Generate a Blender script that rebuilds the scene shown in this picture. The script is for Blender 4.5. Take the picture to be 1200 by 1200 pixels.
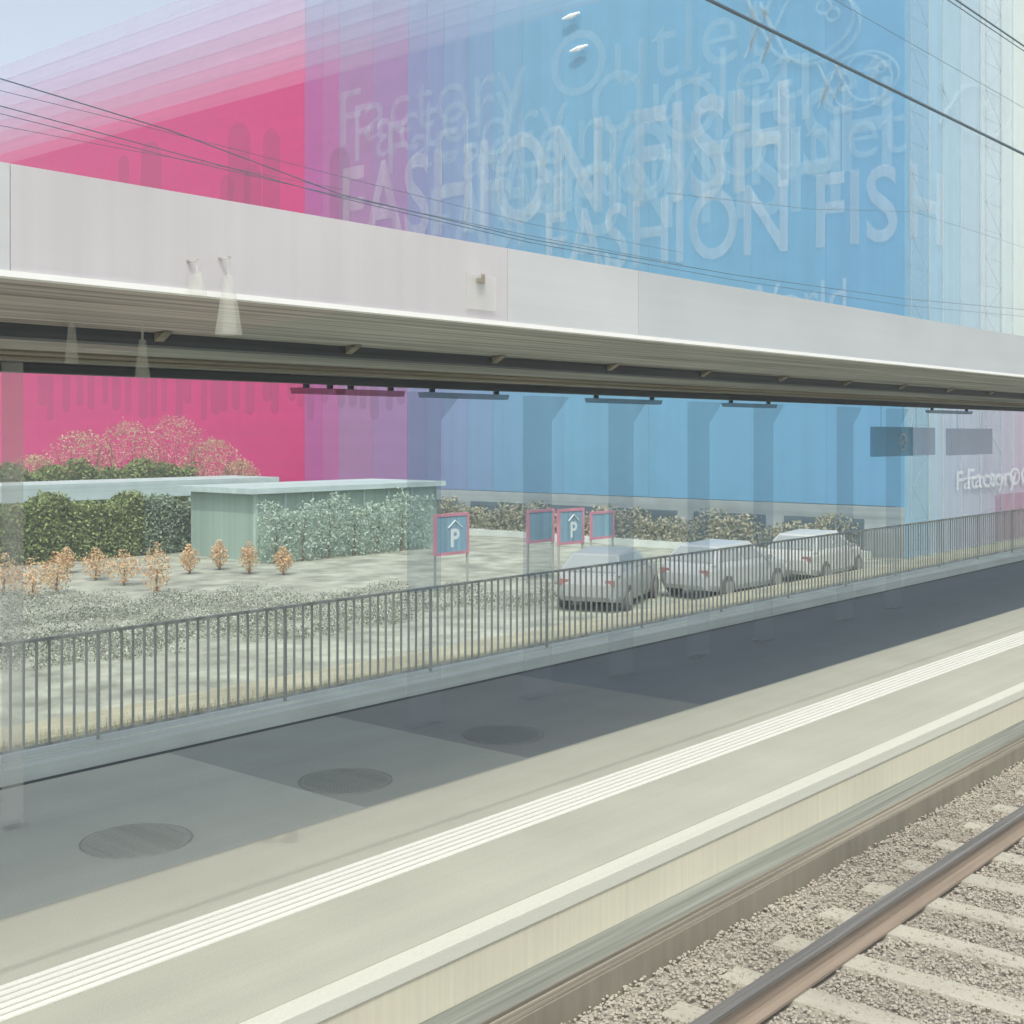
import bpy, math, random
from mathutils import Vector, Matrix
random.seed(7)
S = bpy.context.scene
for o in list(bpy.data.objects): bpy.data.objects.remove(o)
COL = S.collection
# ------------------------------------------------------------------ camera, sky, sun, exposure
FPX, HX, HY, H = 1489.0, 600.0, 508.0, 2.6
AZ = math.radians(40.4)
FW = Vector((math.cos(AZ), math.sin(AZ), 0)); RT = Vector((math.sin(AZ), -math.cos(AZ), 0))
CAM = Vector((0, 0, H))
cd = bpy.data.cameras.new('camera'); cam = bpy.data.objects.new('camera', cd); COL.objects.link(cam)
cam.location = CAM; cam.rotation_euler = (math.pi/2, 0, AZ - math.pi/2)
cd.sensor_width = 36; cd.lens = FPX/1200*36; cd.shift_y = -(600-HY)/1200
cd.clip_start = 0.05; cd.clip_end = 3000
S.camera = cam
SUN = Vector((-0.50, -0.46, 1.0)).normalized()
W = bpy.data.worlds.new('World'); S.world = W; W.use_nodes = True
wn = W.node_tree.nodes; bg = wn['Background']; sky = wn.new('ShaderNodeTexSky')
sky.sky_type = 'NISHITA'; sky.sun_disc = False
sky.sun_elevation = math.asin(SUN.z); sky.sun_rotation = math.atan2(SUN.x, SUN.y)
sky.dust_density = 3.5; sky.air_density = 1.0
hs = wn.new('ShaderNodeHueSaturation'); hs.inputs['Saturation'].default_value = .52; hs.inputs['Value'].default_value = 1.6
W.node_tree.links.new(sky.outputs[0], hs.inputs['Color']); W.node_tree.links.new(hs.outputs[0], bg.inputs[0]); bg.inputs[1].default_value = 0.15
sl = bpy.data.lights.new('sun', 'SUN'); sl.energy = 2.3; sl.angle = math.radians(0.6); sl.color = (1, .97, .85)
so = bpy.data.objects.new('sun', sl); COL.objects.link(so); so.rotation_euler = SUN.to_track_quat('Z', 'Y').to_euler()
S.view_settings.view_transform = 'Standard'; S.view_settings.look = 'None'
S.view_settings.gamma = 1; S.view_settings.exposure = 0.0

# ------------------------------------------------------------------ geometry from sight lines
def ray(px, py): return FW + RT*((px-HX)/FPX) + Vector((0, 0, (HY-py)/FPX))
def on_y(px, py, y): d = ray(px, py); return CAM + d*(y/d.y)
def on_x(px, py, x): d = ray(px, py); return CAM + d*(x/d.x)
def on_z(px, py, z): d = ray(px, py); return CAM + d*((z-H)/d.z)

# ------------------------------------------------------------------ materials
def srgb(c):
    return tuple((v/255/12.92 if v/255 <= .04045 else ((v/255+.055)/1.055)**2.4) for v in c)
MATS = {}
def mat(name, c, rough=.7, axis=None, amt=.12, sc=6.0, spot=0, alpha=1.0, metal=0, bump=0, spec=.4, fine=0):
    """c linear RGB albedo; axis = direction of the streaks ('x','y','z') in the surface"""
    m = bpy.data.materials.new(name); m.use_nodes = True
    n = m.node_tree.nodes; L = m.node_tree.links; b = n['Principled BSDF']
    b.inputs['Roughness'].default_value = rough; b.inputs['Metallic'].default_value = metal
    b.inputs['Specular IOR Level'].default_value = spec; b.inputs['Alpha'].default_value = alpha
    geo = n.new('ShaderNodeNewGeometry'); cur = None
    base = n.new('ShaderNodeRGB'); base.outputs[0].default_value = (*c, 1); cur = base.outputs[0]
    def mul(fac_out, lo, hi, cur):
        r = n.new('ShaderNodeMapRange'); r.inputs[1].default_value = .3; r.inputs[2].default_value = .7
        r.inputs[3].default_value = lo; r.inputs[4].default_value = hi; L.new(fac_out, r.inputs[0])
        v = n.new('ShaderNodeVectorMath'); v.operation = 'SCALE'; L.new(cur, v.inputs[0]); L.new(r.outputs[0], v.inputs['Scale'])
        return v.outputs[0]
    if axis:
        mp = n.new('ShaderNodeMapping'); L.new(geo.outputs['Position'], mp.inputs[0])
        s = [sc, sc, sc]; s['xyz'.index(axis)] = sc*.012; mp.inputs['Scale'].default_value = s
        t = n.new('ShaderNodeTexNoise'); t.inputs['Scale'].default_value = 1; t.inputs['Detail'].default_value = 5
        t.inputs['Roughness'].default_value = .65
        L.new(mp.outputs[0], t.inputs['Vector']); cur = mul(t.outputs[0], 1-amt, 1+amt, cur)
    if spot:
        t = n.new('ShaderNodeTexNoise'); t.inputs['Scale'].default_value = 1.3; t.inputs['Detail'].default_value = 6
        L.new(geo.outputs['Position'], t.inputs['Vector']); cur = mul(t.outputs[0], 1-spot, 1+spot, cur)
    if fine:
        t = n.new('ShaderNodeTexNoise'); t.inputs['Scale'].default_value = 90; t.inputs['Detail'].default_value = 3
        L.new(geo.outputs['Position'], t.inputs['Vector']); cur = mul(t.outputs[0], 1-fine, 1+fine, cur)
        if bump:
            bn = n.new('ShaderNodeBump'); bn.inputs['Strength'].default_value = bump; bn.inputs['Distance'].default_value = .004
            L.new(t.outputs[0], bn.inputs['Height']); L.new(bn.outputs[0], b.inputs['Normal'])
    L.new(cur, b.inputs['Base Color'])
    MATS[name] = m
    return m
def leafmat(name, c, c2):
    m = bpy.data.materials.new(name); m.use_nodes = True; n = m.node_tree.nodes; L = m.node_tree.links; b = n['Principled BSDF']
    g = n.new('ShaderNodeNewGeometry'); mx = n.new('ShaderNodeMix'); mx.data_type = 'RGBA'
    L.new(g.outputs['Random Per Island'], mx.inputs[0]); mx.inputs[6].default_value = (*c, 1); mx.inputs[7].default_value = (*c2, 1)
    L.new(mx.outputs[2], b.inputs['Base Color']); b.inputs['Roughness'].default_value = .8
    b.inputs['Specular IOR Level'].default_value = .2
    return m

# ------------------------------------------------------------------ mesh builder
class MB:
    def __init__(s): s.v = []; s.f = []
    def quad(s, a, b, c, d):
        i = len(s.v); s.v += [Vector(p) for p in (a, b, c, d)]; s.f.append((i, i+1, i+2, i+3)); return s
    def box(s, x0, x1, y0, y1, z0, z1):
        i = len(s.v)
        s.v += [Vector((x, y, z)) for z in (z0, z1) for x, y in ((x0, y0), (x1, y0), (x1, y1), (x0, y1))]
        s.f += [(i, i+3, i+2, i+1), (i+4, i+5, i+6, i+7)] + [(i+k, i+(k+1) % 4, i+4+(k+1) % 4, i+4+k) for k in range(4)]
        return s
    def prism(s, pts, vec):
        """closed polygon pts swept by vec"""
        i = len(s.v); n = len(pts); vec = Vector(vec)
        s.v += [Vector(p) for p in pts] + [Vector(p)+vec for p in pts]
        s.f += [tuple(range(i+n-1, i-1, -1)), tuple(range(i+n, i+2*n))] + [(i+k, i+(k+1) % n, i+n+(k+1) % n, i+n+k) for k in range(n)]
        return s
    def tube(s, pts, r, n=8, closed=False):
        pts = [Vector(p) for p in pts]; rings = []
        for k, p in enumerate(pts):
            a = pts[k-1] if (k > 0 or closed) else p; b = pts[(k+1) % len(pts)] if (k < len(pts)-1 or closed) else p
            t = (b-a).normalized(); u = t.cross(Vector((0, 0, 1)))
            if u.length < .01: u = t.cross(Vector((1, 0, 0)))
            u.normalize(); w = t.cross(u); rr = r[k] if isinstance(r, (list, tuple)) else r
            i = len(s.v); s.v += [p + (u*math.cos(6.28318*j/n) + w*math.sin(6.28318*j/n))*rr for j in range(n)]; rings.append(i)
        m = len(rings)
        for k in range(m if closed else m-1):
            a, b = rings[k], rings[(k+1) % m]
            s.f += [(a+j, a+(j+1) % n, b+(j+1) % n, b+j) for j in range(n)]
        if not closed: s.f += [tuple(rings[0]+j for j in range(n-1, -1, -1)), tuple(rings[-1]+j for j in range(n))]
        return s
    def disc(s, c, r, h, n=32, axis='z'):
        c = Vector(c); vec = {'z': (0, 0, h), 'y': (0, h, 0), 'x': (h, 0, 0)}[axis]
        P = []
        for k in range(n):
            a = 6.28318*k/n; u, w = math.cos(a)*r, math.sin(a)*r
            P.append(c + Vector({'z': (u, w, 0), 'y': (u, 0, w), 'x': (0, u, w)}[axis]))
        return s.prism(P, vec)
    def leaf(s, c, z):
        a = Vector((random.gauss(0, 1), random.gauss(0, 1), random.gauss(0, 1))).normalized()
        b = a.cross(Vector((random.gauss(0, 1), random.gauss(0, 1), random.gauss(0, 1)))).normalized()
        c = Vector(c); s.quad(c-a*z, c-b*z*.5, c+a*z, c+b*z*.5); return s
WL = {}
def link(name, mb, m, parent=None, loc=None, smooth=False):
    vs = mb.v
    if loc is None:
        if parent is not None: loc = WL[parent.name]
        else:
            xs = [v.x for v in vs]; ys = [v.y for v in vs]
            loc = Vector(((min(xs)+max(xs))/2, (min(ys)+max(ys))/2, min(v.z for v in vs)))
    loc = Vector(loc)
    me = bpy.data.meshes.new(name); me.from_pydata([tuple(v-loc) for v in vs], [], mb.f); me.update()
    me.materials.append(m)
    if smooth:
        for p in me.polygons: p.use_smooth = True
    o = bpy.data.objects.new(name, me); COL.objects.link(o)
    if parent is not None: o.parent = parent
    else: o.location = loc
    WL[o.name] = loc
    return o
def thing(name, label, cat, loc, group=None):
    o = bpy.data.objects.new(name, None); COL.objects.link(o); o.location = loc; o.empty_display_size = .3
    WL[o.name] = Vector(loc); return tag(o, label, cat, group)
def tag(o, label, cat, group=None):
    o['label'] = label; o['category'] = cat
    if group: o['group'] = group
    return o
def struct(o, kind='structure'): o['kind'] = kind; return o
def copy_tree(o, parent=None):
    c = o.copy(); COL.objects.link(c); c.parent = parent
    for ch in list(o.children): copy_tree(ch, c)
    return c

# ------------------------------------------------------------------ palette
M = dict(
 asphalt_shade_deep=mat('asphalt_shade_deep', (.135, .165, .175), .9, 'x', .05, 3, .05, fine=.08, bump=.3),  # shadows of the canopy ends put into four asphalt tones
 asphalt_shade_mid=mat('asphalt_shade_mid', (.20, .225, .215), .9, 'x', .05, 3, .06, fine=.08, bump=.3),
 asphalt_shade_light=mat('asphalt_shade_light', (.30, .335, .30), .9, 'x', .05, 3, .05, fine=.08, bump=.3),
 asphalt_shade_faint=mat('asphalt_shade_faint', (.43, .47, .41), .9, 'x', .05, 3, .05, fine=.08, bump=.3),
 walk=mat('platform_paving', (.385, .39, .325), .9, 'x', .05, 5, .05, fine=.07, bump=.3),
 white=mat('white_paint', (.70, .70, .65), .7, 'x', .05, 9, fine=.05),
 edge=mat('edge_concrete', (.55, .56, .48), .8, 'x', .05, 8, fine=.05),
 face=mat('platform_face', (.56, .54, .42), .9, 'z', .07, 22, .05),
 drain=mat('drain_grate', (.20, .215, .185), .8, 'x', .4, 30),
 trough=mat('trough_concrete', (.24, .22, .175), .9, 'x', .40, 22),
 troughf=mat('trough_face', (.21, .195, .15), .9, 'z', .12, 9, .1),
 ballast=mat('ballast_bed', (.34, .315, .265), .95, None, spot=.15, fine=.3),
 stone=mat('ballast_stone', (.36, .335, .28), .9, None, spot=.12, fine=.15),
 sleeper=mat('sleeper_concrete', (.40, .385, .32), .9, 'y', .12, 12, .1, fine=.1),
 rust=mat('rail_rust', (.24, .195, .15), .85, 'x', .2, 40, .08),
 railtop=mat('rail_steel', (.17, .165, .155), .5, 'x', .3, 60, metal=.2),
 kerb=mat('kerb_concrete', (.53, .60, .56), .9, 'x', .14, 14, .08, fine=.06),
 joint=mat('joint_dark', (.06, .075, .08), .9),
 fence=mat('railing_steel', (.33, .36, .33), .7, 'z', .4, 8),
 fascia=mat('fascia_white', (.48, .50, .505), .6, 'x', .06, 5, .04),
 fasciap=mat('fascia_pink_reflection', (.49, .475, .485), .6, 'z', .05, 5, .04),  # pink reflection of the facade put into the panel colour
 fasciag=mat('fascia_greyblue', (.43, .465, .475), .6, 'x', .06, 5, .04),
 lip=mat('fascia_lip', (.85, .86, .82), .5),
 soffit=mat('soffit_boards', (.36, .37, .33), .85, 'x', .62, 20, .06),
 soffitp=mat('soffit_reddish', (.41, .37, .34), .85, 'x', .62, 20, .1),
 beam=mat('beam_dark', (.05, .06, .07), .6, 'x', .4, 20),
 roof=mat('roof_membrane', (.4, .4, .4), .9),
 fit=mat('fitting_dark', (.07, .10, .12), .6),
 post=mat('ghost_post', (.11, .24, .36), .5, 'z', .1, 4, alpha=.15),
 postlow=mat('ghost_post_clear', (.30, .36, .40), .5, 'z', .1, 4, alpha=.06),
 postp=mat('ghost_post_pale', (.60, .60, .56), .5, 'z', .1, 4, alpha=.22),
 lamp=mat('lamp_shade', (.66, .68, .60), .5, alpha=.2),
 cord=mat('cord', (.6, .6, .55), .6, alpha=.4),
 cable=mat('cable_dark', (.09, .14, .17), .5),
 ground=mat('ground_pale', (.36, .37, .33), .95, 'x', .1, 3, .15, fine=.1),
 lot=mat('parking_asphalt', (.31, .335, .27), .95, None, spot=.38, fine=.2),
 verge=mat('verge_gravel', (.38, .38, .27), .95, 'x', .12, 8, .2, fine=.25),
 embank=mat('embankment', (.22, .22, .19), .95, spot=.2, fine=.2),
 letter=mat('pale_lettering', (.60, .76, .80), .6, 'z', .3, 3, alpha=.125),
 letterw=mat('white_lettering', (.75, .77, .76), .6, 'z', .4, 3, alpha=.165),
 letterm=mat('sign_lettering', (.72, .76, .80), .6, alpha=.5),
 logo=mat('logo_outline', (.62, .78, .82), .6, alpha=.07),
 print_=mat('dark_print', (.25, .08, .16), .7, 'z', .2, 2, alpha=.08),
 lattice=mat('lattice_steel', (.22, .32, .40), .6, alpha=.14),
 signblue=mat('sign_blue', (.14, .36, .55), .5, alpha=.6),
 signgrey=mat('sign_greylilac', (.42, .50, .66), .5, alpha=.45),
 pinkf=mat('sign_frame_pink', (.45, .20, .26), .6, None, spot=.15, fine=.3),
 bluep=mat('sign_panel_blue', (.16, .29, .37), .6, 'z', .3, 4, fine=.3),
 pict=mat('sign_pictogram', (.52, .60, .60), .6),
 tealroof=mat('teal_roof', (.40, .50, .49), .7, 'x', .14, 5, .08),
 greeng=mat('green_glass', (.34, .47, .39), .6, 'z', .12, 3, .05, alpha=.8),
 greenframe=mat('green_frame', (.36, .48, .42), .5),
 plinth=mat('plinth_grey', (.27, .33, .34), .8, 'y', .3, 2.5, .1),
 shop=mat('shop_glass', (.09, .14, .17), .2, 'y', .4, 5, .1),
 bark=mat('bark', (.16, .12, .08), .9),
 core=mat('building_core', (.25, .33, .42), .8),
)

# ------------------------------------------------------------------ the ground
g = MB(); g.quad((-900, -900, -1.85), (1500, -900, -1.85), (1500, 1500, -1.85), (-900, 1500, -1.85))
struct(link('ground', g, M['ground'], loc=(0, 0, -1.85)))
X0, X1 = -40, 140
p = MB(); p.quad((X0, 12, -1.84), (X1, 12, -1.84), (X1, 60, -1.84), (X0, 60, -1.84))
struct(link('parking_lot_ground', p, M['lot'], loc=(0, 12, -1.84)))
p = MB()   # trackbed embankment
p.prism([(X0, -6, -1.84), (X0, -4.5, -.50), (X0, 4.10, -.50), (X0, 4.10, -1.84)], (X1-X0, 0, 0))
struct(link('trackbed', p, M['ballast'], loc=(0, 0, -1.84)))
# platform body and paving
p = MB(); p.box(X0, X1, 4.412, 9.55, -1.84, -.004)
struct(link('platform', p, M['face'], loc=(0, 4.4, -1.84)))
def sheet(name, x0, x1, y0, y1, z, m, t=0.004):
    b = MB(); b.box(x0, x1, y0, y1, z-t, z); return struct(link(name, b, m, loc=(x0, y0, z)))
sheet('platform_paving', X0, X1, 4.55, 6.50, 0, M['walk'])
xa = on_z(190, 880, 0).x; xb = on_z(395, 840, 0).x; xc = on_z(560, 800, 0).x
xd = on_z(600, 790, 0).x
for a, b, m in ((X0, xa, M['asphalt_shade_faint']), (xa, xb, M['asphalt_shade_light']), (xb, xd, M['asphalt_shade_mid']), (xd, X1, M['asphalt_shade_deep'])):  # painted shade steps, cut along the canopy-end shadow lines
    sheet('asphalt_shade_step', a, b, 6.50, 8.84, 0, m)
b = MB(); b.box(X0, X1, 4.40, 4.535, -.07, .006); struct(link('platform_edge', b, M['edge'], loc=(0, 4.4, 0)))
sheet('edge_joint', X0, X1, 4.535, 4.55, -.001, M['trough'], .003)
b = MB()
for k in range(6): b.box(X0, X1, 5.36+k*.06, 5.36+k*.06+.037, .0005, .007)
struct(link('tactile_strip', b, M['white'], loc=(0, 5.4, 0)))
sheet('rear_joint', X0, X1, 8.84, 8.92, -.002, M['joint'], .002)
b = MB(); b.box(X0, X1, 8.92, 9.14, -.003, .11); b.box(X0, X1, 9.14, 9.42, -.003, .13)
struct(link('kerb', b, M['kerb'], loc=(0, 8.9, 0)))
b = MB(); b.prism([(X0, 9.55, .06), (X0, 10.9, -.05), (X0, 13.6, -1.838), (X0, 9.55, -1.838)], (X1-X0, 0, 0))
b.box(X0, X1, 9.421, 9.548, -.02, .07)
struct(link('verge', b, M['verge'], loc=(0, 9.5, -1.84)))
# lower ledge: drain and cable trough
b = MB(); b.box(X0, X1, 4.19, 4.409, -.6, -.31); struct(link('drain_channel', b, M['drain'], loc=(0, 4.2, -.6)))
b = MB(); b.box(X0, X1, 4.10, 4.188, -.6, -.325); b.box(X0, X1, 4.125, 4.14, -.325, -.305); b.box(X0, X1, 4.165, 4.178, -.325, -.302)
struct(link('cable_trough', b, M['trough'], loc=(0, 4.1, -.6)))
b = MB(); b.box(X0, X1, 4.085, 4.099, -.6, -.332); struct(link('trough_wall', b, M['troughf'], loc=(0, 4.1, -.6)))

# ------------------------------------------------------------------ rails, sleepers, ballast
def rail(yc, label):
    t = thing('rail', label, 'rail', (0, yc, -.48), 'rails of the near track')
    prof = [(-.07, -.46), (.07, -.46), (.07, -.445), (.012, -.425), (.012, -.345), (.036, -.335), (-.036, -.335), (-.012, -.345), (-.012, -.425), (-.07, -.445)]
    b = MB(); b.prism([(X0, yc-y, z) for y, z in prof], (X1-X0, 0, 0)); link('web', b, M['rust'], t)
    prof = [(-.036, -.3345), (.036, -.3345), (.036, -.312), (.026, -.300), (-.026, -.300), (-.036, -.312)]
    b = MB(); b.prism([(X0, yc-y, z) for y, z in prof], (X1-X0, 0, 0)); link('rail_head', b, M['railtop'], t)
rail(3.36, 'rust sided steel rail crossing the lower right corner on the ballast')
rail(1.86, 'second steel rail nearer the viewer, lying past the bottom right corner')
ph = on_z(920, 1100, -.45).x % .6
sx0 = ph + .6*4
SLN = ['nearest the viewer'] + [w + ' from the viewer' for w in 'second third fourth fifth sixth seventh eighth ninth tenth eleventh twelfth thirteenth fourteenth fifteenth sixteenth seventeenth eighteenth nineteenth twentieth'.split()] + ['last but one down the line', 'farthest down the line']
for k in range(22):
    x = ph + .6*(k+2)
    b = MB(); b.prism([(x-.13, 1.3, -.62), (x+.13, 1.3, -.62), (x+.10, 1.3, -.462), (x-.10, 1.3, -.462)], (0, 2.45, 0))
    o = link('sleeper', b, M['sleeper'])
    tag(o, 'dusty concrete sleeper half buried in ballast, ' + SLN[k], 'sleeper', 'concrete sleepers under the near rails')
PHI = (1+5**.5)/2
IV = [Vector(v).normalized() for v in [(-1, PHI, 0), (1, PHI, 0), (-1, -PHI, 0), (1, -PHI, 0), (0, -1, PHI), (0, 1, PHI), (0, -1, -PHI), (0, 1, -PHI), (PHI, 0, -1), (PHI, 0, 1), (-PHI, 0, -1), (-PHI, 0, 1)]]
IF = [(0, 11, 5), (0, 5, 1), (0, 1, 7), (0, 7, 10), (0, 10, 11), (1, 5, 9), (5, 11, 4), (11, 10, 2), (10, 7, 6), (7, 1, 8), (3, 9, 4), (3, 4, 2), (3, 2, 6), (3, 6, 8), (3, 8, 9), (4, 9, 5), (2, 4, 11), (6, 2, 10), (8, 6, 7), (9, 8, 1)]
V = []; Fc = []
for k in range(80000):
    x = 1.5 + 15*random.random()**1.25; y = random.uniform(1.2, 4.08)
    if abs(y-3.36) < .08: continue
    r = random.uniform(.006, .013)
    dsl = abs(((x-ph+.3) % .6)-.3)
    if dsl < .09 and 1.3 < y < 3.72 and random.random() < .36: continue
    z = -.468 + random.uniform(-.014, .012)
    if abs(y-3.36) < .16: z -= .008
    sc = Vector((r*random.uniform(.8, 1.4), r*random.uniform(.8, 1.4), r*random.uniform(.6, 1.0))); a = random.random()*6.28
    ca, sa = math.cos(a), math.sin(a); i = len(V)
    for v in IV:
        f = random.uniform(.8, 1.15); vx, vy, vz = v.x*sc.x*f, v.y*sc.y*f, v.z*sc.z*f
        V.append(Vector((x+vx*ca-vy*sa, y+vx*sa+vy*ca, z+vz)))
    Fc += [(i+a_, i+b_, i+c_) for a_, b_, c_ in IF]
b = MB(); b.v = V; b.f = Fc
struct(link('ballast_stones', b, M['stone'], loc=(5, 3, -.47)), 'stuff')['label'] = 'grey brown crushed stone ballast around rail and sleepers'

# ------------------------------------------------------------------ manhole covers
for px, py, yy, r, lb in ((160, 985, 7.15, .34, 'round ribbed manhole cover at the lower left of the platform, nearest the viewer'),
                      (405, 915, 7.12, .34, 'round manhole cover in the middle of the three in the shade'),
                      (590, 861, 7.15, .34, 'faint round manhole cover farthest along the shaded platform')):
    c = on_z(px, py, 0)
    t = thing('manhole_cover', lb, 'manhole cover', (c.x, c.y, 0), 'manhole covers in the platform')
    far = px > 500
    mm = mat('manhole_metal', *(((.165, .19, .185),) if far else (((.24, .27, .245),) if px > 300 else ((.34, .375, .33),))), .75, 'y', .1, 8, fine=.06)  # lid tones follow the asphalt's painted shade steps
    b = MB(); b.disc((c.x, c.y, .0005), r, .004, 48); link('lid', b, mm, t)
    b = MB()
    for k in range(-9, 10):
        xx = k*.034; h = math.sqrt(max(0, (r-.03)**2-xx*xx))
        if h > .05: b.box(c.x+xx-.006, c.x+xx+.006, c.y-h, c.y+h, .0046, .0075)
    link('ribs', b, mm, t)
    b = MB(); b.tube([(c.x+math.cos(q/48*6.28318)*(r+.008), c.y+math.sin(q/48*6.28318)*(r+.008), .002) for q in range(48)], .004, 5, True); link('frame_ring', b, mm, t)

# ------------------------------------------------------------------ railing along the back of the platform
YF = 9.2
t = thing('platform_railing', 'long grey steel railing of thin upright bars along the back kerb of the platform', 'railing', (8, YF, .13))
FX0, FX1 = 1.8, 60.0
b = MB(); b.box(FX0, FX1, YF-.02, YF+.02, .985, 1.01); link('top_rail', b, M['fence'], t)
b = MB(); b.box(FX0, FX1, YF-.012, YF+.012, .165, .185); link('bottom_rail', b, M['fence'], t)
x = FX0; k = 0
while x < FX1:
    b = MB(); xe = min(x+1.926, FX1)
    q = x+.107
    while q < xe-.02:
        b.box(q-.0075, q+.0075, YF-.009, YF+.009, .186, .984); q += .107
    link('bar_panel', b, M['fence'], t)
    b = MB(); b.box(x-.011, x+.011, YF-.013, YF+.013, .131, .984); link('post', b, M['fence'], t)
    x = xe
# grass along the verge
b = MB()
for k in range(9000):
    xx = random.uniform(2, 36); yy = 9.45+abs(random.gauss(0, .28))
    if yy > 10.6: continue
    hh = random.uniform(.03, .11); dx = random.uniform(-.03, .03); zz = .05-(max(yy-9.55, 0))*.08
    i = len(b.v); b.v += [Vector((xx, yy, zz)), Vector((xx+.008, yy+.004, zz)), Vector((xx+dx, yy+random.uniform(-.03, .03), zz+hh))]; b.f.append((i, i+1, i+2))
struct(link('verge_grass', b, leafmat('dry_grass', (.34, .35, .16), (.50, .48, .28)), loc=(10, 9.6, 0)), 'stuff')['label'] = 'short dry yellow green grass behind the railing'

# ------------------------------------------------------------------ canopy
t = thing('platform_canopy', 'long white platform canopy with streaked grey boarded underside and dark beams', 'canopy', (12, 6.7, 3.0))
CX0, CX1 = -6, 70
b = MB(); b.prism([(CX0, 5.06, 3.30), (CX0, 8.42, 3.075), (CX0, 8.42, 3.30), (CX0, 5.06, 3.69)], (CX1-CX0, 0, 0)); link('roof', b, M['roof'], t)
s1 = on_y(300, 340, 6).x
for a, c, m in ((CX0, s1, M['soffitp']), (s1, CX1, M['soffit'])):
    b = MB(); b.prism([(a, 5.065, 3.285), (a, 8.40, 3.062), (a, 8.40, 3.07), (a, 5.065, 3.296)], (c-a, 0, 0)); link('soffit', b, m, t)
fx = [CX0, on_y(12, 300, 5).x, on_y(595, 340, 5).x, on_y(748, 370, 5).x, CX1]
for i in range(4):
    b = MB(); b.box(fx[i]+.002, fx[i+1]-.002, 5.0, 5.055, 3.275, 3.72)
    link('fascia', b, (M['fascia'], M['fasciap'], M['fascia'], M['fasciag'])[i], t)
b = MB(); b.box(CX0, CX1, 4.985, 5.06, 3.248, 3.274); link('drip_edge', b, M['lip'], t)
b = MB(); b.box(CX0, CX1, 6.44, 6.62, 3.118, 3.19); link('beam', b, M['beam'], t)
b = MB(); b.box(CX0, CX1, 8.08, 8.22, 3.015, 3.078); link('beam', b, M['beam'], t)
for yy in (7.15, 7.62):
    b = MB(); b.tube([(CX0, yy, 3.085), (CX1, yy, 3.085)], .017, 6); link('conduit', b, MATS['trough_concrete'], t)
for xx in [q*1.5+1.35 for q in range(0, 34)]:
    b = MB(); zz = 3.06; b.prism([(xx-.03, 6.33, 3.195), (xx-.03, 6.435, 3.187), (xx-.03, 6.435, 3.14)], (.06, 0, 0)); link('bracket', b, MATS['trough_concrete'], t)
for a, c in ((345, 398), (398, 468), (495, 590), (690, 770), (850, 905), (1088, 1135)):
    xa_ = on_y(a, 470, 8.3).x; xb_ = on_y(c, 470, 8.3).x
    o = thing('light_fitting', {345: 'slim dark light fitting hanging under the canopy before the bright pink wall',
        398: 'slim reddish dark light fitting under the canopy where pink wall turns purple', 495: 'slim dark light fitting under the canopy where the wall turns from lilac to blue',
        690: 'dark light fitting in front of the plain blue wall under the canopy', 850: 'short dark light fitting under the canopy left of the hanging signs',
        1088: 'grey light fitting under the canopy right above the hanging signs'}[a], 'light fitting', ((xa_+xb_)/2, 8.28, 2.93), 'light fittings under the canopy')
    b = MB(); b.prism([(xa_, 8.24, 2.935), (xa_, 8.34, 2.935), (xa_, 8.36, 2.985), (xa_, 8.22, 2.985)], (xb_-xa_, 0, 0)); link('housing', b, mat('fitting_tint', (.12, .20, .28) if a > 470 else (.28, .05, .12), .6, 'x', .2, 9, alpha=.55), o)
    b = MB(); b.box(xa_+.1, xa_+.14, 8.27, 8.31, 2.985, 3.066); b.box(xb_-.14, xb_-.1, 8.27, 8.31, 2.985, 3.066); link('bracket', b, M['fit'], o)

# posts with flared heads, see-through to imitate overlapping exposures
names = {492: 'ghosted post leftmost of the blue posts, before the purple wall', 625: 'ghosted blue post left of centre with flared head',
         723: 'ghosted blue post just right of centre with flared head', 814: 'ghosted blue post rising from the shaded platform behind the wide blue wall',
         890: 'ghosted blue post between the wide blue wall and the hanging signs', 986: 'ghosted blue post just left of the ring sign',
         1043: 'ghosted blue post directly behind the ring sign'}
for px, lb in names.items():
    c = on_y(px, 508, 8.0); w = .17
    t = thing('ghost_canopy_post', lb, 'post', (c.x, 8.0, 0), 'ghosted posts carrying the canopy')
    b = MB(); b.box(c.x-w, c.x+w, 7.9, 7.99, .0, 1.19); link('lower_shaft', b, M['postlow'], t)
    b = MB(); b.prism([(c.x-w, 7.9, 1.192), (c.x+w, 7.9, 1.192), (c.x+w, 7.9, 2.72), (c.x+w+.28, 7.9, 2.97), (c.x-w, 7.9, 2.97)], (0, .09, 0)); link('shaft', b, M['post'], t)
    b = MB(); b.box(c.x-w-.03, c.x+w+.03, 7.87, 8.02, .0005, .02); link('base_plate', b, M['postlow'], t)
c = on_y(11, 508, 8.0)
t = thing('ghost_canopy_post', 'narrow pale ghosted post at the far left edge', 'post', (c.x, 8.0, 0), 'ghosted posts carrying the canopy')
b = MB(); b.box(c.x-.055, c.x+.055, 7.92, 8.0, .0, 3.07); link('shaft', b, M['postp'], t)
b = MB(); b.box(c.x-.08, c.x+.08, 7.89, 8.03, .0005, .02); link('base_plate', b, M['postlow'], t)

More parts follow.
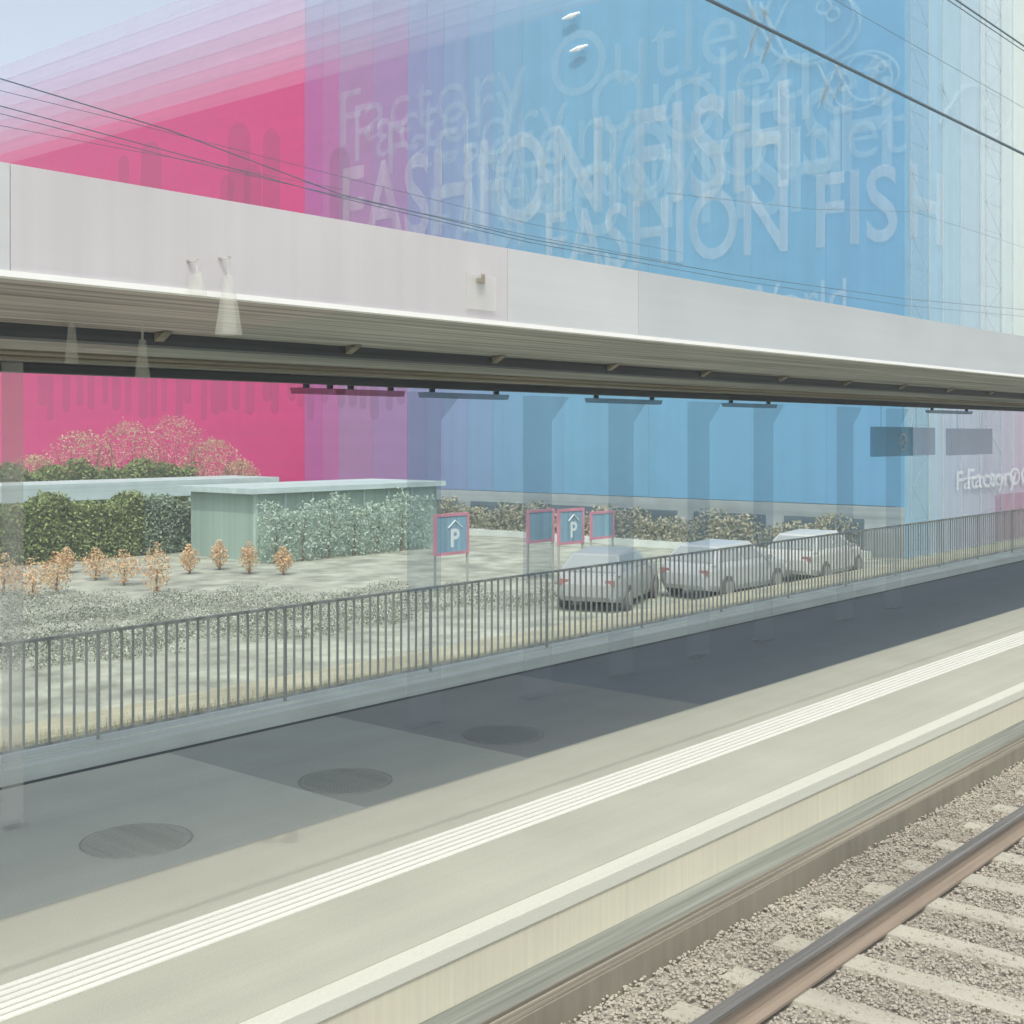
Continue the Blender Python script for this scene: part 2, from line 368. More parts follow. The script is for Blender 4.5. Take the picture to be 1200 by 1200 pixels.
# pendant lamps
for px, y0, y1, wtop, wbot, Y, ytop, lb in ((268, 322, 392, 9, 26, 4.93, 300, 'large pale tapered pendant lamp hanging in front of the white canopy edge'),
        (231, 320, 346, 12, 20, 4.93, 303, 'small faint pendant lamp left of the large one on the canopy edge'),
        (84, 380, 426, 8, 17, 6.2, 372, 'pale tapered pendant lamp farthest left beneath the canopy underside'),
        (167, 398, 443, 8, 18, 6.2, 385, 'pale tapered pendant lamp under the canopy between the other lamps')):
    a = on_y(px, y0, Y); d = on_y(px, y1, Y); top = on_y(px, ytop, Y)
    k1 = (on_y(px+1, y0, Y).x-a.x)
    ztop = max(top.z, a.z+.03) if Y < 5 else 3.21
    t = thing('pendant_lamp', lb, 'lamp', (a.x, Y, d.z), 'pendant lamps along the canopy')
    b = MB()
    n = 10; r1 = wtop*k1/2; r2 = wbot*k1/2
    b.tube([(a.x, Y, d.z), (a.x, Y, a.z)], [r2, r1], 4 if Y > 5 else 6); link('shade', b, M['lamp'], t)
    b = MB(); b.tube([(a.x, Y, a.z), (a.x, Y, ztop)], .006, 5); link('cord', b, M['cord'], t)
    if Y < 5: b = MB(); b.box(a.x-.01, a.x+.01, Y-.005, 5.0, ztop-.012, ztop); link('bracket', b, M['cord'], t)
# white plate on the fascia
a = on_y(548, 318, 4.985); d = on_y(580, 365, 4.985)
t = thing('fascia_plate', 'small white plate with a dark hook fixed to the canopy edge', 'plate', ((a.x+d.x)/2, 4.985, d.z))
b = MB(); b.box(a.x, d.x, 4.98, 4.998, d.z, a.z-.01); link('plate', b, mat('plate_white', (.72, .74, .70), .6, alpha=.25), t)
b = MB(); b.box(a.x+.07, a.x+.13, 4.965, 4.979, a.z-.06, a.z-.035); b.box(a.x+.11, a.x+.13, 4.965, 4.979, a.z-.035, a.z-.005); link('hook', b, MATS['trough_concrete'], t)

# hanging signs
def hang_sign(px0, px1, y0, y1, Y, m, label, mark=None):
    a = on_y(px0, y0, Y); d = on_y(px1, y1, Y)
    t = thing('hanging_sign', label, 'sign', ((a.x+d.x)/2, Y, d.z), 'signs hanging under the canopy')
    b = MB(); b.box(a.x, d.x, Y, Y+.10, d.z, a.z); link('box', b, m, t)
    for f in (.2, .8):
        x = a.x+(d.x-a.x)*f; b = MB(); b.tube([(x, Y+.05, a.z), (x, Y+.05, 3.02)], .012, 6); link('rod', b, M['lattice'], t)
    if mark:
        cx, cz, r = (a.x+d.x)/2+mark*(d.x-a.x), (a.z+d.z)/2, (a.z-d.z)*.27
        b = MB(); b.tube([(cx+math.cos(q/28*6.28318)*r, Y-.012, cz+math.sin(q/28*6.28318)*r) for q in range(28)], r*.13, 5, True); link('ring_emblem', b, M['letterm'], t)
        b = MB(); b.tube([(cx-r*.35, Y-.012, cz), (cx-.02, Y-.012, cz-r*.35), (cx+r*.9, Y-.012, cz+r*.55)], r*.12, 5); link('tick_emblem', b, M['letterm'], t)
hang_sign(1027, 1070, 500, 534, 8.3, M['signblue'], 'square deep blue sign with a pale ring and tick hanging under the canopy', .18)
hang_sign(1072, 1096, 501, 533, 8.35, M['signgrey'], 'narrow grey blue sign beside the ring sign under the canopy')
hang_sign(1115, 1163, 502, 532, 8.3, M['signgrey'], 'wide grey lilac sign hanging farthest right under the canopy')

# ------------------------------------------------------------------ the outlet building
BX, BY = 43.3, on_x(1060, 508, 43.3).y
def zof(y0): return on_x(0, y0, BX).z
Z1, Z2, Z3, Z4, Z5 = zof(194), zof(165), zof(140), zof(108), zof(78)
bt = thing('outlet_building', 'tall outlet store building, its facade running from bright pink to blue with pale lettering', 'building', (BX, BY, -1.85))
b = MB(); b.box(BX+.35, 110, BY+.35, 150, -1.84, Z1-.3); link('wall', b, M['core'], bt)
def lerp(a, c, t): return tuple(a[i]+(c[i]-a[i])*t for i in range(3))
PAN = [(-230, 357, (.58, .008, .145)), (357, 378, (.41, .06, .25)), (378, 397, (.40, .09, .27)), (397, 437, (.33, .14, .30)), (437, 478, (.30, .15, .32)),
       (478, 500, (.21, .20, .37)), (500, 520, (.20, .22, .39)), (520, 548, (.19, .25, .41)), (548, 578, (.175, .27, .43)), (578, 612, (.16, .30, .45)),
       (612, 660, (.15, .31, .46)), (660, 760, (.145, .32, .47)), (760, 880, (.14, .32, .48)), (880, 968, (.135, .315, .48)), (968, 1060, (.13, .30, .47))]
BAND = [194, 181, 168, 155, 142, 128, 112, 95, 78]
for i, (a, c, colr) in enumerate(PAN):
    ya = on_x(a, 508, BX).y; yc = on_x(c, 508, BX).y
    ax = 'y' if c < 480 else 'z'; m = mat('facade_tint', tuple(min(.8, v*q) for v, q in zip(colr, (.88, 1.0, 1.02))), .45, ax, .06, 1.6, .03)
    b = MB(); b.box(BX, BX+.3, yc+.004, ya-.004, 0.0, Z1); link('facade_panel', b, m, bt)
    for j in range(8):  # wall top fading into the sky, built as see-through bands
        z0 = zof(BAND[j]); z1 = zof(BAND[j+1]); f = j/7; al = .94-.58*f**1.3; pale = .16+.80*f**.8
        tgt = (.56, .55, .74) if a < 357 else (.40, .54, .72)
        m2 = mat('fade_tint', lerp(colr, tgt, pale), .5, 'y', .09, 3.5, .02, alpha=al)
        b = MB(); b.box(BX+.05, BX+.12, yc+.004, ya-.004, z0+.004, z1); link('fade_band', b, m2, bt)
# plinth with shop windows
b = MB(); b.box(BX-.02, BX+.3, BY, 130, -1.84, -.02); link('plinth', b, M['plinth'], bt)
for k in range(11):
    y0 = BY+1.5+k*4.0
    b = MB(); b.box(BX-.08, BX-.03, y0, y0+3.2, -1.5, -.5); w = link('shop_window', b, M['shop'], bt)
# pale right hand face
RP = [(1060, 1067, (.17, .37, .52), (.22, .40, .52)), (1067, 1088, (.22, .40, .54), (.23, .38, .49)), (1088, 1104, (.27, .45, .57), (.31, .43, .52)), (1104, 1125, (.32, .48, .58), (.33, .40, .50)),
      (1125, 1148, (.37, .51, .59), (.34, .39, .49)), (1148, 1172, (.47, .58, .62), (.35, .37, .46)), (1172, 1186, (.52, .62, .62), (.36, .36, .45)), (1186, 1260, (.57, .65, .62), (.38, .34, .43)), (1260, 1500, (.60, .66, .63), (.42, .27, .36))]
for a, c, cu, cl in RP:
    xa_ = on_y(a, 508, BY).x if a > 1060 else BX; xb_ = on_y(c, 508, BY).x
    b = MB(); b.box(xa_+.01, xb_-.01, BY-.001, BY+.3, 4.9, Z5); link('side_panel', b, mat('side_tint', cu, .6, 'z', .06, 3, .03), bt)
    b = MB(); b.box(xa_+.01, xb_-.01, BY-.001, BY+.3, -1.84, 4.88); link('side_panel', b, mat('side_lower_tint', cl, .6, 'z', .10, 3, .04), bt)
    b = MB(); b.box(xb_-.03, xb_+.03, BY-.06, BY-.002, -1.84, Z5-.5); link('mullion', b, mat('mullion_pale', (.50, .60, .64), .5, alpha=.25), bt)
for px in (1078, 1164):
    for q in (-9, 9):
        x = on_y(px+q, 508, BY-.4).x; b = MB(); b.tube([(x, BY-.4, -1.84), (x, BY-.4, 21)], .035, 6); link('mast_chord', b, M['lattice'], bt)
    xa_, xb_ = on_y(px-9, 508, BY-.4).x, on_y(px+9, 508, BY-.4).x; b = MB(); z = -1.5; s = 0
    while z < 20.5:
        b.tube([((xa_, xb_)[s], BY-.4, z), ((xb_, xa_)[s], BY-.4, z+1.1)], .018, 5); b.tube([(xa_, BY-.4, z), (xb_, BY-.4, z)], .018, 5); z += 1.1; s = 1-s
    link('mast_lattice', b, M['lattice'], bt)
# pink patch low on the side face
xa_, xb_ = on_y(1166, 508, BY).x, on_y(1260, 508, BY).x
b = MB(); b.box(xa_, xb_, BY-.05, BY-.004, -1.8, .1); link('pink_panel', b, mat('pink_low', (.48, .20, .32), .6, 'z', .1, 3, .05, alpha=.2), bt)

# lettering
def text_mesh(s, offset):
    cu = bpy.data.curves.new('t', 'FONT'); cu.body = s; cu.offset = offset; cu.extrude = 0; cu.resolution_u = 4
    o = bpy.data.objects.new('t', cu); COL.objects.link(o); dg = bpy.context.evaluated_depsgraph_get(); dg.update()
    me = bpy.data.meshes.new_from_object(o.evaluated_get(dg)); V_ = [v.co.copy() for v in me.vertices]; F_ = [tuple(p.vertices) for p in me.polygons]
    bpy.data.objects.remove(o); bpy.data.curves.remove(cu); bpy.data.meshes.remove(me); return V_, F_
CAP = .70
def lettering(s, P0, P1, h, m, parent, offset, name='lettering', nrm=(0, 0, 0)):
    V_, F_ = text_mesh(s, offset); xs = [v.x for v in V_]; lo, hi = min(xs), max(xs)
    P0, P1 = Vector(P0), Vector(P1); D = P1-P0; b = MB()
    b.v = [P0 + D*((v.x-lo)/(hi-lo)) + Vector((0, 0, v.y/CAP*h)) + Vector(nrm) for v in V_]; b.f = F_
    return link(name, b, m, parent)
def facade_text(s, px0, px1, yb, yt, m, off, dx):
    a = on_x(px0, yb, BX-dx); c = on_x(px1, 508, BX-dx); h = on_x(px0, yt, BX-dx).z-a.z
    return lettering(s, a, (BX-dx, c.y, a.z), h, m, bt, off)
facade_text('Factory Outlet', 400, 905, 172, 106, M['letter'], -.006, .03)
facade_text('Factory', 416, 612, 190, 122, M['letter'], -.006, .04)
facade_text('Factory Outlet', 512, 1048, 216, 152, M['letter'], -.004, .05)
facade_text('Factory Outlet', 622, 1062, 243, 188, M['letter'], -.004, .06)
facade_text('FASHION FISH', 402, 925, 289, 197, M['letterw'], .012, .07)
facade_text('FASHION FISH', 505, 985, 300, 222, M['letter'], .012, .08)
facade_text('FASHION FIS', 640, 1052, 322, 250, M['letterw'], .012, .09)
facade_text('Factory Outlet', 455, 940, 205, 142, M['letter'], -.006, .045)
facade_text('FASHION FISH', 560, 1045, 262, 180, M['letter'], .01, .085)
facade_text('FactoryWorld', 742, 992, 384, 346, M['letterw'], 0, .10)
a = on_y(1066, 275, BY-.08); c = on_y(1106, 275, BY-.08); h = on_y(1066, 190, BY-.08).z-a.z
lettering('H', a, (c.x, BY-.08, a.z), h, M['letterw'], bt, .02)
for dx_, (p0, p1) in enumerate(((1121, 1226), (1134, 1240))):
    a = on_y(p0, 574-dx_*2, BY-.1-.05*dx_); c = on_y(p1, 570, BY-.1-.05*dx_); h = on_y(p0, 552-dx_*3, BY-.1).z-a.z
    lettering('Factory Outlet', a, (c.x, BY-.1-.05*dx_, a.z), h, M['letterm'], bt, .012)
# fish outline emblems
def fish(px, py, s, r=3.0):
    n = 40; body = []
    for q in range(n+1):
        tt = -2.55+5.1*q/n; body.append((math.cos(tt)*s*1.05, math.sin(tt)*s*.95*(1-.15*math.cos(tt))))
    pts = [(-s*1.5, s*.75)] + body + [(-s*1.5, -s*.75), (-s*1.2, 0)]
    f = lambda u, w: on_x(px+u, py-w-u*.12, BX-.11)
    b = MB(); b.tube([f(u, w) for u, w in pts], r*.03, 5, True); link('fish_outline', b, M['logo'], bt)
    b = MB(); b.tube([f(s*.35+math.cos(q/16*6.283)*s*.17, s*.25+math.sin(q/16*6.283)*s*.17) for q in range(16)], r*.025, 5, True); link('fish_eye', b, M['logo'], bt)
fish(960, 30, 46, 2.6); fish(948, 22, 50, 2.4); fish(1010, 95, 34, 1.8); fish(1022, 88, 30, 1.8)
def fish2(px, py, s):
    n = 30; pts = [(-s*1.5, s*.75)] + [(math.cos(-2.55+5.1*q/n)*s, math.sin(-2.55+5.1*q/n)*s*.95) for q in range(n+1)] + [(-s*1.5, -s*.75), (-s*1.2, 0)]
    b = MB(); b.tube([on_y(px+u, py-w+u*.2, BY-.12) for u, w in pts], .07, 5, True); link('fish_outline', b, M['logo'], bt)
    b = MB(); b.tube([on_y(px+s*.3+math.cos(q/16*6.283)*s*.18, py-s*.1+math.sin(q/16*6.283)*s*.18, BY-.12) for q in range(16)], .06, 5, True); link('fish_eye', b, M['logo'], bt)
fish2(1150, 130, 32)
# dark arched prints on the pink wall
for px, yt, yb, w in ((145, 182, 300, 12), (177, 165, 300, 24), (266, 205, 300, 16), (296, 192, 300, 20), (280, 143, 300, 26), (398, 172, 320, 24), (318, 150, 300, 20)):
    P = []
    for q in range(9): an = math.pi*q/8; P.append(on_x(px-math.cos(an)*w/2, yt+w*.8-math.sin(an)*w*.8, BX-.02))
    P = [on_x(px-w/2, yb, BX-.02)]+P+[on_x(px+w/2, yb, BX-.02)]
    b = MB(); b.prism(P, (.012, 0, 0)); link('arch_print', b, M['print_'], bt)
for k in range(30):
    px = 48+k*14.5+random.uniform(-4, 4); w = random.uniform(6, 11); yb = 470+random.uniform(0, 24)
    P = [on_x(px-w/2, 440, BX-.02), on_x(px-w/2, yb-w*.6, BX-.02)]
    for q in range(1, 6): an = math.pi*q/6; P.append(on_x(px-math.cos(an)*w/2, yb-w*.6+math.sin(an)*w*.6, BX-.02))
    P += [on_x(px+w/2, yb-w*.6, BX-.02), on_x(px+w/2, 440, BX-.02)]
    b = MB(); b.prism(P, (.012, 0, 0)); link('drop_print', b, M['print_'], bt)
# sun glints on the facade, built as small white spindles
for px, py in ((678, 57), (669, 19)):
    c = on_x(px, py, BX-.25); b = MB(); b.tube([c+Vector((0, .45, -.03)), c, c-Vector((0, .45, -.06))], [.05, .12, .05], 8)
    link('sun_glint', b, mat('glint_white', (.9, .93, .95), .3), bt)
    b = MB(); b.tube([c+Vector((.24, 0, 0)), c], .02, 5); link('glint_arm', b, M['lattice'], bt)

# ------------------------------------------------------------------ pavilion, shelter roof, hedges, shrubs
A = on_y(300, 575, 35.3); B = on_y(508, 575, 35.3)
t = thing('glazed_pavilion', 'low pale green glazed pavilion with a flat roof behind the parked cars', 'pavilion', ((A.x+B.x)/2, 35.3, -1.84))
n = 7
for k in range(n):
    xa_ = A.x+(B.x-A.x)*k/n; xb_ = A.x+(B.x-A.x)*(k+1)/n
    b = MB(); b.box(xa_+.05, xb_-.05, 35.3, 35.33, -1.84, .5); link('glass_panel', b, M['greeng'], t)
    b = MB(); b.box(xa_-.05, xa_+.05, 35.25, 35.4, -1.84, .5); link('mullion', b, M['greenframe'], t)
b = MB(); b.box(A.x-.05, B.x+.3, 35.42, 39, -1.84, .49); link('wall', b, mat('pavilion_inner', (.26, .36, .31), .9, 'z', .2, 2), t)
b = MB(); b.box(A.x-.4, B.x+.4, 35.0, 39.3, .51, .70); link('roof', b, M['tealroof'], t)

A = on_y(-60, 575, 46); B = on_y(300, 575, 46)
t = thing('shelter', 'long pale teal flat roofed shelter between the two dark hedges', 'shelter', ((A.x+B.x)/2, 46, -1.84))
b = MB(); b.box(A.x, B.x+1, 45.6, 49, -.05, .62); link('roof', b, M['tealroof'], t)
for k in range(6):
    x = A.x+(B.x-A.x)*(k+.5)/6; b = MB(); b.box(x-.06, x+.06, 46, 46.12, -1.84, -.05); link('post', b, M['greenframe'], t)

leafG = leafmat('hedge_leaf', (.09, .14, .05), (.28, .34, .14))
leafP = leafmat('pale_hedge_leaf', (.15, .21, .14), (.27, .35, .25))
leafT = leafmat('tan_leaf', (.44, .26, .20), (.52, .45, .28))
leafO = leafmat('orange_leaf', (.58, .34, .18), (.54, .45, .27))
def hedge(name, label, p0, p1, z0, z1, th, n, sz, mt):
    t = thing('hedge', label, 'hedge', ((p0[0]+p1[0])/2, (p0[1]+p1[1])/2, z0), None)
    b = MB()
    for k in range(n):
        u = random.random(); x = p0[0]+(p1[0]-p0[0])*u; y = p0[1]+(p1[1]-p0[1])*u + random.uniform(0, th)
        top = z1+.22*math.sin(x*1.7)+.12*math.sin(x*4.1+1)+random.gauss(0, .06)
        z = z0+(top-z0)*random.random()**.75
        b.leaf((x, y, z), random.uniform(.6, 1.3)*sz)
    link('foliage', b, mt, t)
    b = MB()
    for k in range(int((p1[0]-p0[0])/1.2)):
        x = p0[0]+.6+k*1.2; b.tube([(x, p0[1]+th/2, z0), (x+.1, p0[1]+th/2, z0+(z1-z0)*.7)], [.05, .02], 5)
    link('stems', b, M['bark'], t)
A = on_y(-60, 600, 40); B = on_y(170, 600, 40); Cc = on_y(300, 600, 40)
hedge('h', 'dark green clipped hedge at the left in front of the teal shelter', (A.x, 40), (B.x, 40), -1.84, .20, 1.3, 38000, .075, leafG)
hedge('h', 'paler green loose hedge joining the glazed pavilion', (B.x+.05, 40), (Cc.x+.4, 40), -1.84, .12, 1.3, 26000, .075, leafP)
A = on_y(-60, 550, 51); B = on_y(235, 550, 51)
hedge('h', 'dark hedge behind the teal shelter at the foot of the pink wall', (A.x, 51), (B.x, 51), -1.84, 1.15, 1.2, 26000, .09, leafG)
A = on_y(304, 600, 34.4); B = on_y(500, 600, 34.4)
hedge('h', 'thin minty hedge growing up against the glazed pavilion', (A.x, 34.0), (B.x, 34.0), -1.84, .15, 0.6, 6500, .065, leafmat('mint_leaf', (.27, .36, .28), (.40, .50, .42)))
# sparse tan shrubs in front of the pink wall
SH = [(40, 540, .9), (95, 512, 1.2), (150, 500, 1.2), (205, 494, 1.3), (250, 520, 1.1), (282, 545, .7)]
SL = ['leftmost low sparse tan shrub before the pink wall', 'second sparse tan shrub from the left before the pink wall', 'middle left feathery tan shrub before the pink wall',
      'tallest feathery tan shrub before the pink wall', 'rounded tan shrub right of the tallest one', 'smallest tan shrub at the right end of the row']
for (px, yt, wd), lb in zip(SH, SL):
    c = on_y(px, 560, 53.5); zt = on_y(px, yt, 53.5).z
    t = thing('tan_shrub', lb, 'shrub', (c.x, 53.5, -1.84), 'sparse tan shrubs along the pink wall')
    b = MB(); br = MB()
    for k in range(12):
        an = random.random()*6.28; top = Vector((c.x+math.cos(an)*wd*1.1, 53.5+math.sin(an)*wd*.6, -1.84+(zt+1.84)*random.uniform(.65, .98)))
        br.tube([(c.x, 53.5, -1.84), (c.x*.5+top.x*.5, 53.5, -.3), top], [.05, .03, .008], 5)
    link('branches', br, M['bark'], t)
    for k in range(2800):
        an = random.random()*6.28; rr = wd*2.0*random.random()**.55; hh = random.random()
        z = -.5+(zt+.7)*hh; w = math.sqrt(max(0.05, 1-(hh*.98)**2.2))
        b.leaf((c.x+math.cos(an)*rr*w, 53.5+math.sin(an)*rr*w*.7, z+random.gauss(0, .08)), random.uniform(.03, .07))
    link('foliage', b, leafT, t)
# orange leaved shrubs
OR = [(4, 690, 650, 26, 'at the far left edge'), (38, 693, 655, 34, 'broad, second from the left edge'), (66, 688, 648, 22, 'third from the left edge'), (78, 664, 640, 14, 'small, behind the third one'), (112, 672, 642, 22, 'between a small one and a pale hedge'),
      (145, 678, 645, 26, 'left of the tall amber one'), (183, 690, 638, 22, 'tall amber, most upright of the row'), (222, 665, 637, 14, 'small and faint, right of the tall amber one'), (257, 660, 632, 13, 'slim amber, before the pale hedge'), (292, 665, 634, 14, 'slim amber, at the left end of the pavilion'), (332, 666, 640, 14, 'rightmost, before the green glass')]
for px, yb, yt, w, lb in OR:
    c = on_z(px, yb+8, -1.84); d = (c-CAM).dot(FW); hgt = (yb-yt)/FPX*d; ww = w/FPX*d/2
    t = thing('orange_shrub', 'orange leaved shrub '+lb, 'shrub', (c.x, c.y, -1.84), 'orange shrubs beside the car park')
    b = MB(); b.tube([(c.x, c.y, -1.84), (c.x+.03, c.y, -1.84+hgt*.6)], [.04, .02], 5); link('stem', b, M['bark'], t)
    b = MB()
    for k in range(800):
        an = random.random()*6.28; rr = ww*1.7*random.random()**.6; hh = min(1.1, max(0, random.gauss(.5, .27))); k_ = math.sqrt(max(.08, 1-(2*hh-1)**2))
        b.leaf((c.x+math.cos(an)*rr*k_, c.y+math.sin(an)*rr*k_, -1.72+hgt*hh), random.uniform(.02, .055))
    link('foliage', b, leafO, t)
# planting strip at the foot of the blue facade
b = MB()
for k in range(16000):
    u = random.random(); y = 20+24*u; hh = random.random()**1.3; x = BX-1.2+random.uniform(-.6, .6)
    top = .45+.22*math.sin(y*1.3)+.15*math.sin(y*3.7)
    b.leaf((x, y, -1.84+(.8+top)*hh), random.uniform(.05, .11))
t = thing('low_planting', 'low olive and tan planting strip at the foot of the blue wall', 'planting', (BX-1.2, 32, -1.84))
link('foliage', b, leafmat('olive_leaf', (.20, .23, .17), (.36, .35, .26)), t)
b = MB(); b.box(BX-1.9, BX-.5, 19.6, 44.4, -1.84, -1.6); link('planter_kerb', b, M['kerb'], t)

# pale sage ground cover between the railing and the orange shrubs
b = MB(); CL = []
for k in range(210):
    px = random.uniform(-40, 660); yy = random.uniform(702, 785) - px*.02
    if yy > 790-px*.13: continue
    c = on_z(px, yy, -1.84); CL.append((c.x, c.y, random.uniform(.25, .8), random.uniform(.15, .5)))
for cx, cy, w, h in CL:
    for q in range(int(800*w)):
        an = random.random()*6.28; rr = w*random.random()**.5; hh = random.random()
        b.leaf((cx+math.cos(an)*rr*1.5, cy+math.sin(an)*rr, -1.82+h*hh*(1-(rr/w)**2*.7)), random.uniform(.012, .04))
struct(link('ground_cover', b, leafmat('sage_leaf', (.10, .13, .10), (.50, .52, .44)), loc=(12, 20, -1.84)), 'stuff')['label'] = 'low pale grey green ground cover behind the railing'

# ------------------------------------------------------------------ parking signs
def psign(px0, px1, y0, y1, d, label, house=True, post=None):
    ax = ray((px0+px1)/2, 508); base = CAM + ax*d; Y = base.y
    a = on_y(px0, y0, Y); c = on_y(px1, y1, Y)
    t = thing('parking_sign', label, 'sign', (base.x, Y, -1.84), 'pink framed parking signs')
    fr = .08; b = MB()
    b.box(a.x, c.x, Y, Y+.08, a.z-fr, a.z); b.box(a.x, c.x, Y, Y+.08, c.z, c.z+fr); b.box(a.x, a.x+fr, Y, Y+.08, c.z+fr, a.z-fr); b.box(c.x-fr, c.x, Y, Y+.08, c.z+fr, a.z-fr)
    link('frame', b, M['pinkf'], t)
    b = MB(); b.box(a.x+fr, c.x-fr, Y+.02, Y+.06, c.z+fr, a.z-fr); link('panel', b, M['bluep'], t)
    for x in (a.x+.04, c.x-.04):
        b = MB(); b.box(x-.03, x+.03, Y+.02, Y+.07, -1.84, c.z); link('leg', b, M['fence'], t)
    if house:
        w = (c.x-a.x); cx = (a.x+c.x)/2+w*.08; h = a.z-c.z; z0 = c.z+h*.2
        b = MB(); b.tube([(cx-w*.2, Y+.01, z0+h*.45), (cx, Y+.01, z0+h*.62), (cx+w*.2, Y+.01, z0+h*.45)], .025, 5); link('roof_pictogram', b, M['pict'], t)
        lettering('P', (cx-w*.12, Y+.012, z0), (cx+w*.14, Y+.012, z0), h*.42, M['pict'], t, .03, 'letter')
psign(510, 550, 603, 648, 35, 'pink framed blue parking sign with white P at the left', True)
psign(619, 650, 598, 634, 38, 'pink framed plain blue sign in the middle of the car park', False)
psign(655, 685, 597, 636, 37.5, 'pink framed blue parking sign with white P right of the plain one', True)
psign(693, 720, 600, 630, 42, 'faint small pink framed blue sign farthest right', False)

# ------------------------------------------------------------------ cars
gl = mat('car_glass', (.26, .30, .30), .15, spec=.6); ty = mat('tyre', (.10, .10, .10), .9); rim = mat('rim', (.35, .36, .37), .4, metal=.6)
hl = mat('headlamp', (.75, .77, .78), .15); tl = mat('tail_lamp', (.30, .14, .13), .3)
PAINT = {k: mat('paint_'+k, c, .35, None, spot=.03, spec=.5) for k, c in dict(white=(.46, .49, .47), silver=(.38, .42, .43), grey=(.30, .33, .33), dark=(.22, .24, .24), blue=(.22, .30, .40), sand=(.50, .49, .41)).items()}
def make_car(name='parked_car'):
    t = thing(name, 'car', 'car', (0, 0, 0))
    St = [(-2.15, .62, .70, .40, .55), (-2.05, .76, .92, .28, .74), (-1.6, .86, .98, .22, .80), (-1.0, .88, 1.0, .2, .70), (-.95, .88, .98, .2, .72), (1.0, .88, .95, .2, .78), (1.5, .87, .90, .2, .78), (1.95, .80, .80, .24, .72), (2.18, .62, .62, .38, .55)]
    b = MB(); n = 8
    for x, w, zt, zb, wt in St:
        b.v += [Vector((x, y, z)) for y, z in ((-w*.9, zb), (-w, zb+.15), (-w, zt-.14), (-w*.93, zt), (w*.93, zt), (w, zt-.14), (w, zb+.15), (w*.9, zb))]
    for i in range(len(St)-1):
        b.f += [(i*n+j, (i+1)*n+j, (i+1)*n+(j+1) % n, i*n+(j+1) % n) for j in range(n)]
    b.f += [tuple(range(n)), tuple(range((len(St)-1)*n+n-1, (len(St)-1)*n-1, -1))]
    # cabin shell
    c0 = [(-1.95, .93), (-1.35, 1.40), (.25, 1.45), (1.15, .93)]
    i = len(b.v)
    for x, z in c0:
        w = .80 if z < 1 else .60
        b.v += [Vector((x, -w, z)), Vector((x, w, z))]
    b.f += [(i, i+1, i+3, i+2), (i+2, i+3, i+5, i+4), (i+4, i+5, i+7, i+6), (i, i+2, i+4, i+6), (i+1, i+7, i+5, i+3)]
    bo = link('body', b, PAINT['white'], t, smooth=True); md = bo.modifiers.new('b', 'BEVEL'); md.width = .07; md.segments = 3; md.limit_method = 'ANGLE'; md.angle_limit = math.radians(20)
    def lp(a, c, f): return Vector(a).lerp(Vector(c), f)
    b = MB()
    q = [Vector((-1.95, 0, .93)), Vector((-1.35, 0, 1.40)), Vector((.25, 0, 1.45)), Vector((1.15, 0, .93))]
    def pane(p0, p1, w0, w1, off):
        a, c = p0.lerp(p1, .12), p0.lerp(p1, .88); wa = w0+(w1-w0)*.12-.06; wc = w0+(w1-w0)*.88-.06
        return MB().quad(a+Vector((0, -wa, 0))+off, a+Vector((0, wa, 0))+off, c+Vector((0, wc, 0))+off, c+Vector((0, -wc, 0))+off)
    link('windscreen', pane(q[3], q[2], .8, .6, Vector((.012, 0, .015))), gl, t)
    link('rear_window', pane(q[0], q[1], .8, .6, Vector((-.012, 0, .015))), gl, t)
    for s in (-1, 1):
        for (x0, x1, u0, u1) in ((-1.62, -.45, -1.25, -.42), (-.36, .86, -.34, .16)):
            b = MB(); f = lambda x, z: Vector((x, s*((.80+(.60-.80)*(z-.93)/.5)+.012), z))
            b.quad(f(x0, .99), f(x1, .99), f(u1, 1.36), f(u0, 1.36)); link('side_window', b, gl, t)
        for x in (-1.32, 1.35):
            b = MB(); b.disc((x, s*.80-(.10), .32), .32, .20, 20, 'y'); wl = link('wheel', b, ty, t); WL[wl.name] = Vector((0, 0, 0))
            b = MB(); b.disc((x, s*.91-.01, .32), .19, .02, 14, 'y'); link('rim', b, rim, wl)
        b = MB(); b.box(2.02, 2.15, s*.62-.12, s*.62+.12, .58, .70); link('headlight', b, hl, t)
        b = MB(); b.box(-2.13, -2.02, s*.60-.12, s*.60+.12, .68, .82); link('tail_light', b, tl, t)
        b = MB(); b.box(.72, .84, s*.92-.07, s*.92+.07, .93, 1.03); link('mirror', b, PAINT['grey'], t)
    return t
CARS = [(715, 706, 20, 'grey', 'grey car behind the railing just right of the parking signs'),
        (850, 694, 0, 'silver', 'silver car seen through the railing under the wide blue wall'), (955, 676, 5, 'white', 'white car seen through the railing at the right')]
car0 = make_car()
for i, (px, py, ang, colr, lb) in enumerate(CARS):
    c = on_z(px, py, -1.84); o = car0 if i == 0 else copy_tree(car0)
    o.location = (c.x, c.y, -1.838); o.rotation_euler = (0, 0, math.radians(ang)); o['label'] = lb; o['group'] = 'cars in the car park'
    if True:
        for ch in o.children:
            if ch.name.startswith('body'): ch.material_slots[0].link = 'OBJECT'; ch.material_slots[0].material = PAINT[colr]

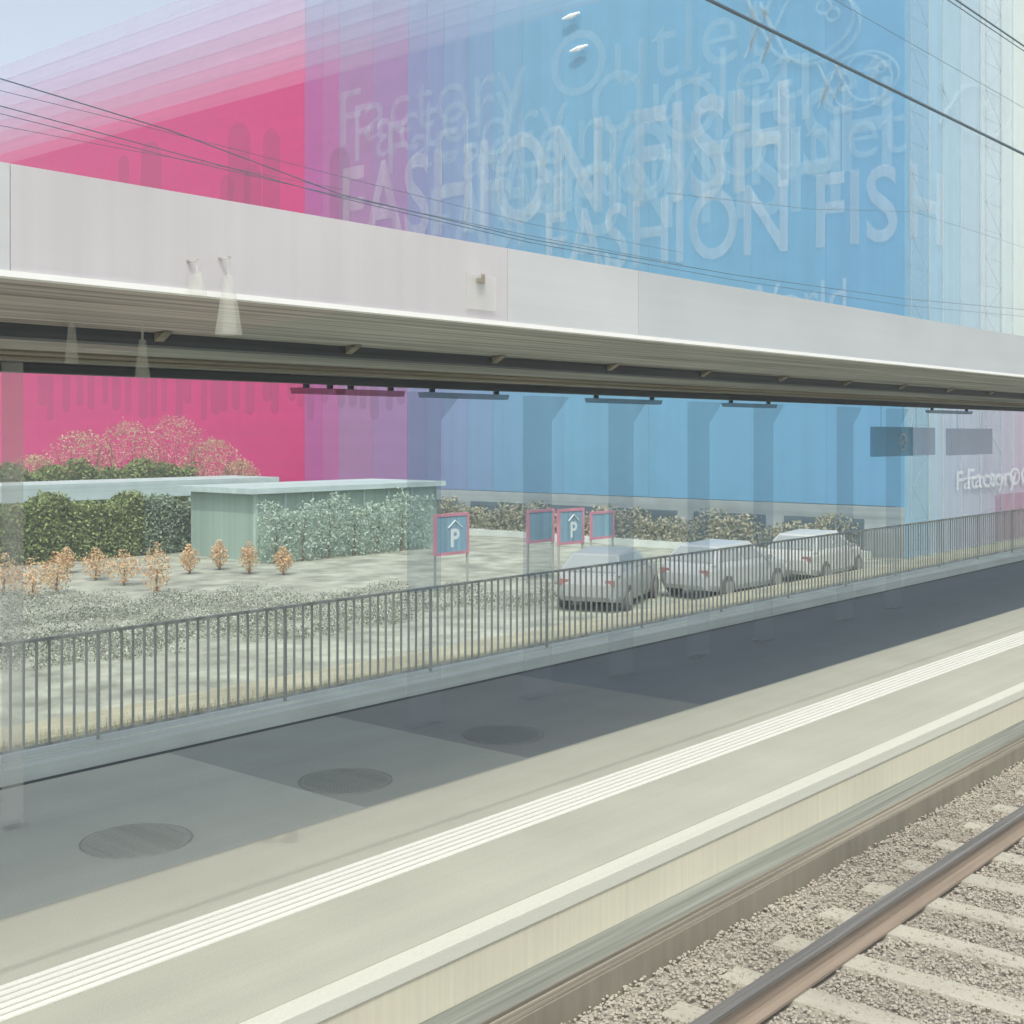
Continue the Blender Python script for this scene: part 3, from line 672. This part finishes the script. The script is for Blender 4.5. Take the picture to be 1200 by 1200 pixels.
# ------------------------------------------------------------------ overhead wires
def wire(pts, r, label, Y):
    P = [on_y(px, py, Y) for px, py in pts]
    # smooth the run
    Q = []
    for k in range(len(P)-1):
        for q in range(6): Q.append(P[k].lerp(P[k+1], q/6))
    Q.append(P[-1]); b = MB(); b.tube(Q, r, 6); o = link('overhead_wire', b, M['cable']); tag(o, label, 'wire', 'overhead line wires')
def straight(px, py, Y, r, label):
    p0 = on_y(px, py, Y); b = MB(); b.tube([(-30, Y, p0.z), (120, Y, p0.z)], r, 8); o = link('overhead_wire', b, M['cable']); tag(o, label, 'wire', 'overhead line wires')
straight(1020, 92.5, 3.6, .011, 'thick dark overhead wire crossing the blue wall at the upper right')
straight(1150, 20, 3.75, .007, 'dark overhead wire crossing the top right corner')
straight(1160, 33, 3.78, .004, 'thin wire just under the one in the top right corner')
straight(1150, 98, 6.0, .003, 'thin overhead wire between the two thick dark wires at the right')
wire([(-40, 78), (0, 92), (200, 153), (400, 228), (620, 280), (860, 322), (1060, 350), (1300, 372)], .006, 'longest dark wire sweeping down across the pink wall to the right', 11)
wire([(-40, 118), (0, 124), (200, 178), (400, 232), (620, 284), (860, 328), (1060, 358), (1300, 380)], .005, 'second wire down across the pink wall', 11.3)
wire([(-40, 100), (0, 106), (150, 143), (400, 207), (620, 262), (800, 296)], .003, 'thin faint wire between the two upper wires on the pink wall', 11.6)
wire([(-40, 128), (0, 133), (200, 184), (400, 230), (620, 276), (800, 310)], .004, 'third thin wire low on the pink wall', 11.8)
wire([(-40, 142), (0, 147), (130, 172), (260, 195), (400, 222)], .003, 'lowest thin wire just above the canopy at the left', 12)
wire([(780, 226), (950, 245), (1070, 248), (1200, 290), (1300, 318)], .005, 'thin wire rising past the corner of the building on the right', 14)

# ------------------------------------------------------------------ pale haze volume, added to soften the contrast
b = MB(); b.box(-45, 141, -9, 151, -3, 29)
hz = bpy.data.materials.new('added_haze'); hz.use_nodes = True; hn = hz.node_tree.nodes; hn.remove(hn['Principled BSDF'])
pv = hn.new('ShaderNodeVolumePrincipled'); pv.inputs['Color'].default_value = (.80, .88, .88, 1); pv.inputs['Density'].default_value = .0028
hz.node_tree.links.new(pv.outputs[0], hn['Material Output'].inputs['Volume'])
struct(link('added_haze', b, hz, loc=(0, 0, -3)), 'stuff')['label'] = 'added pale bluish haze volume softening the contrast'
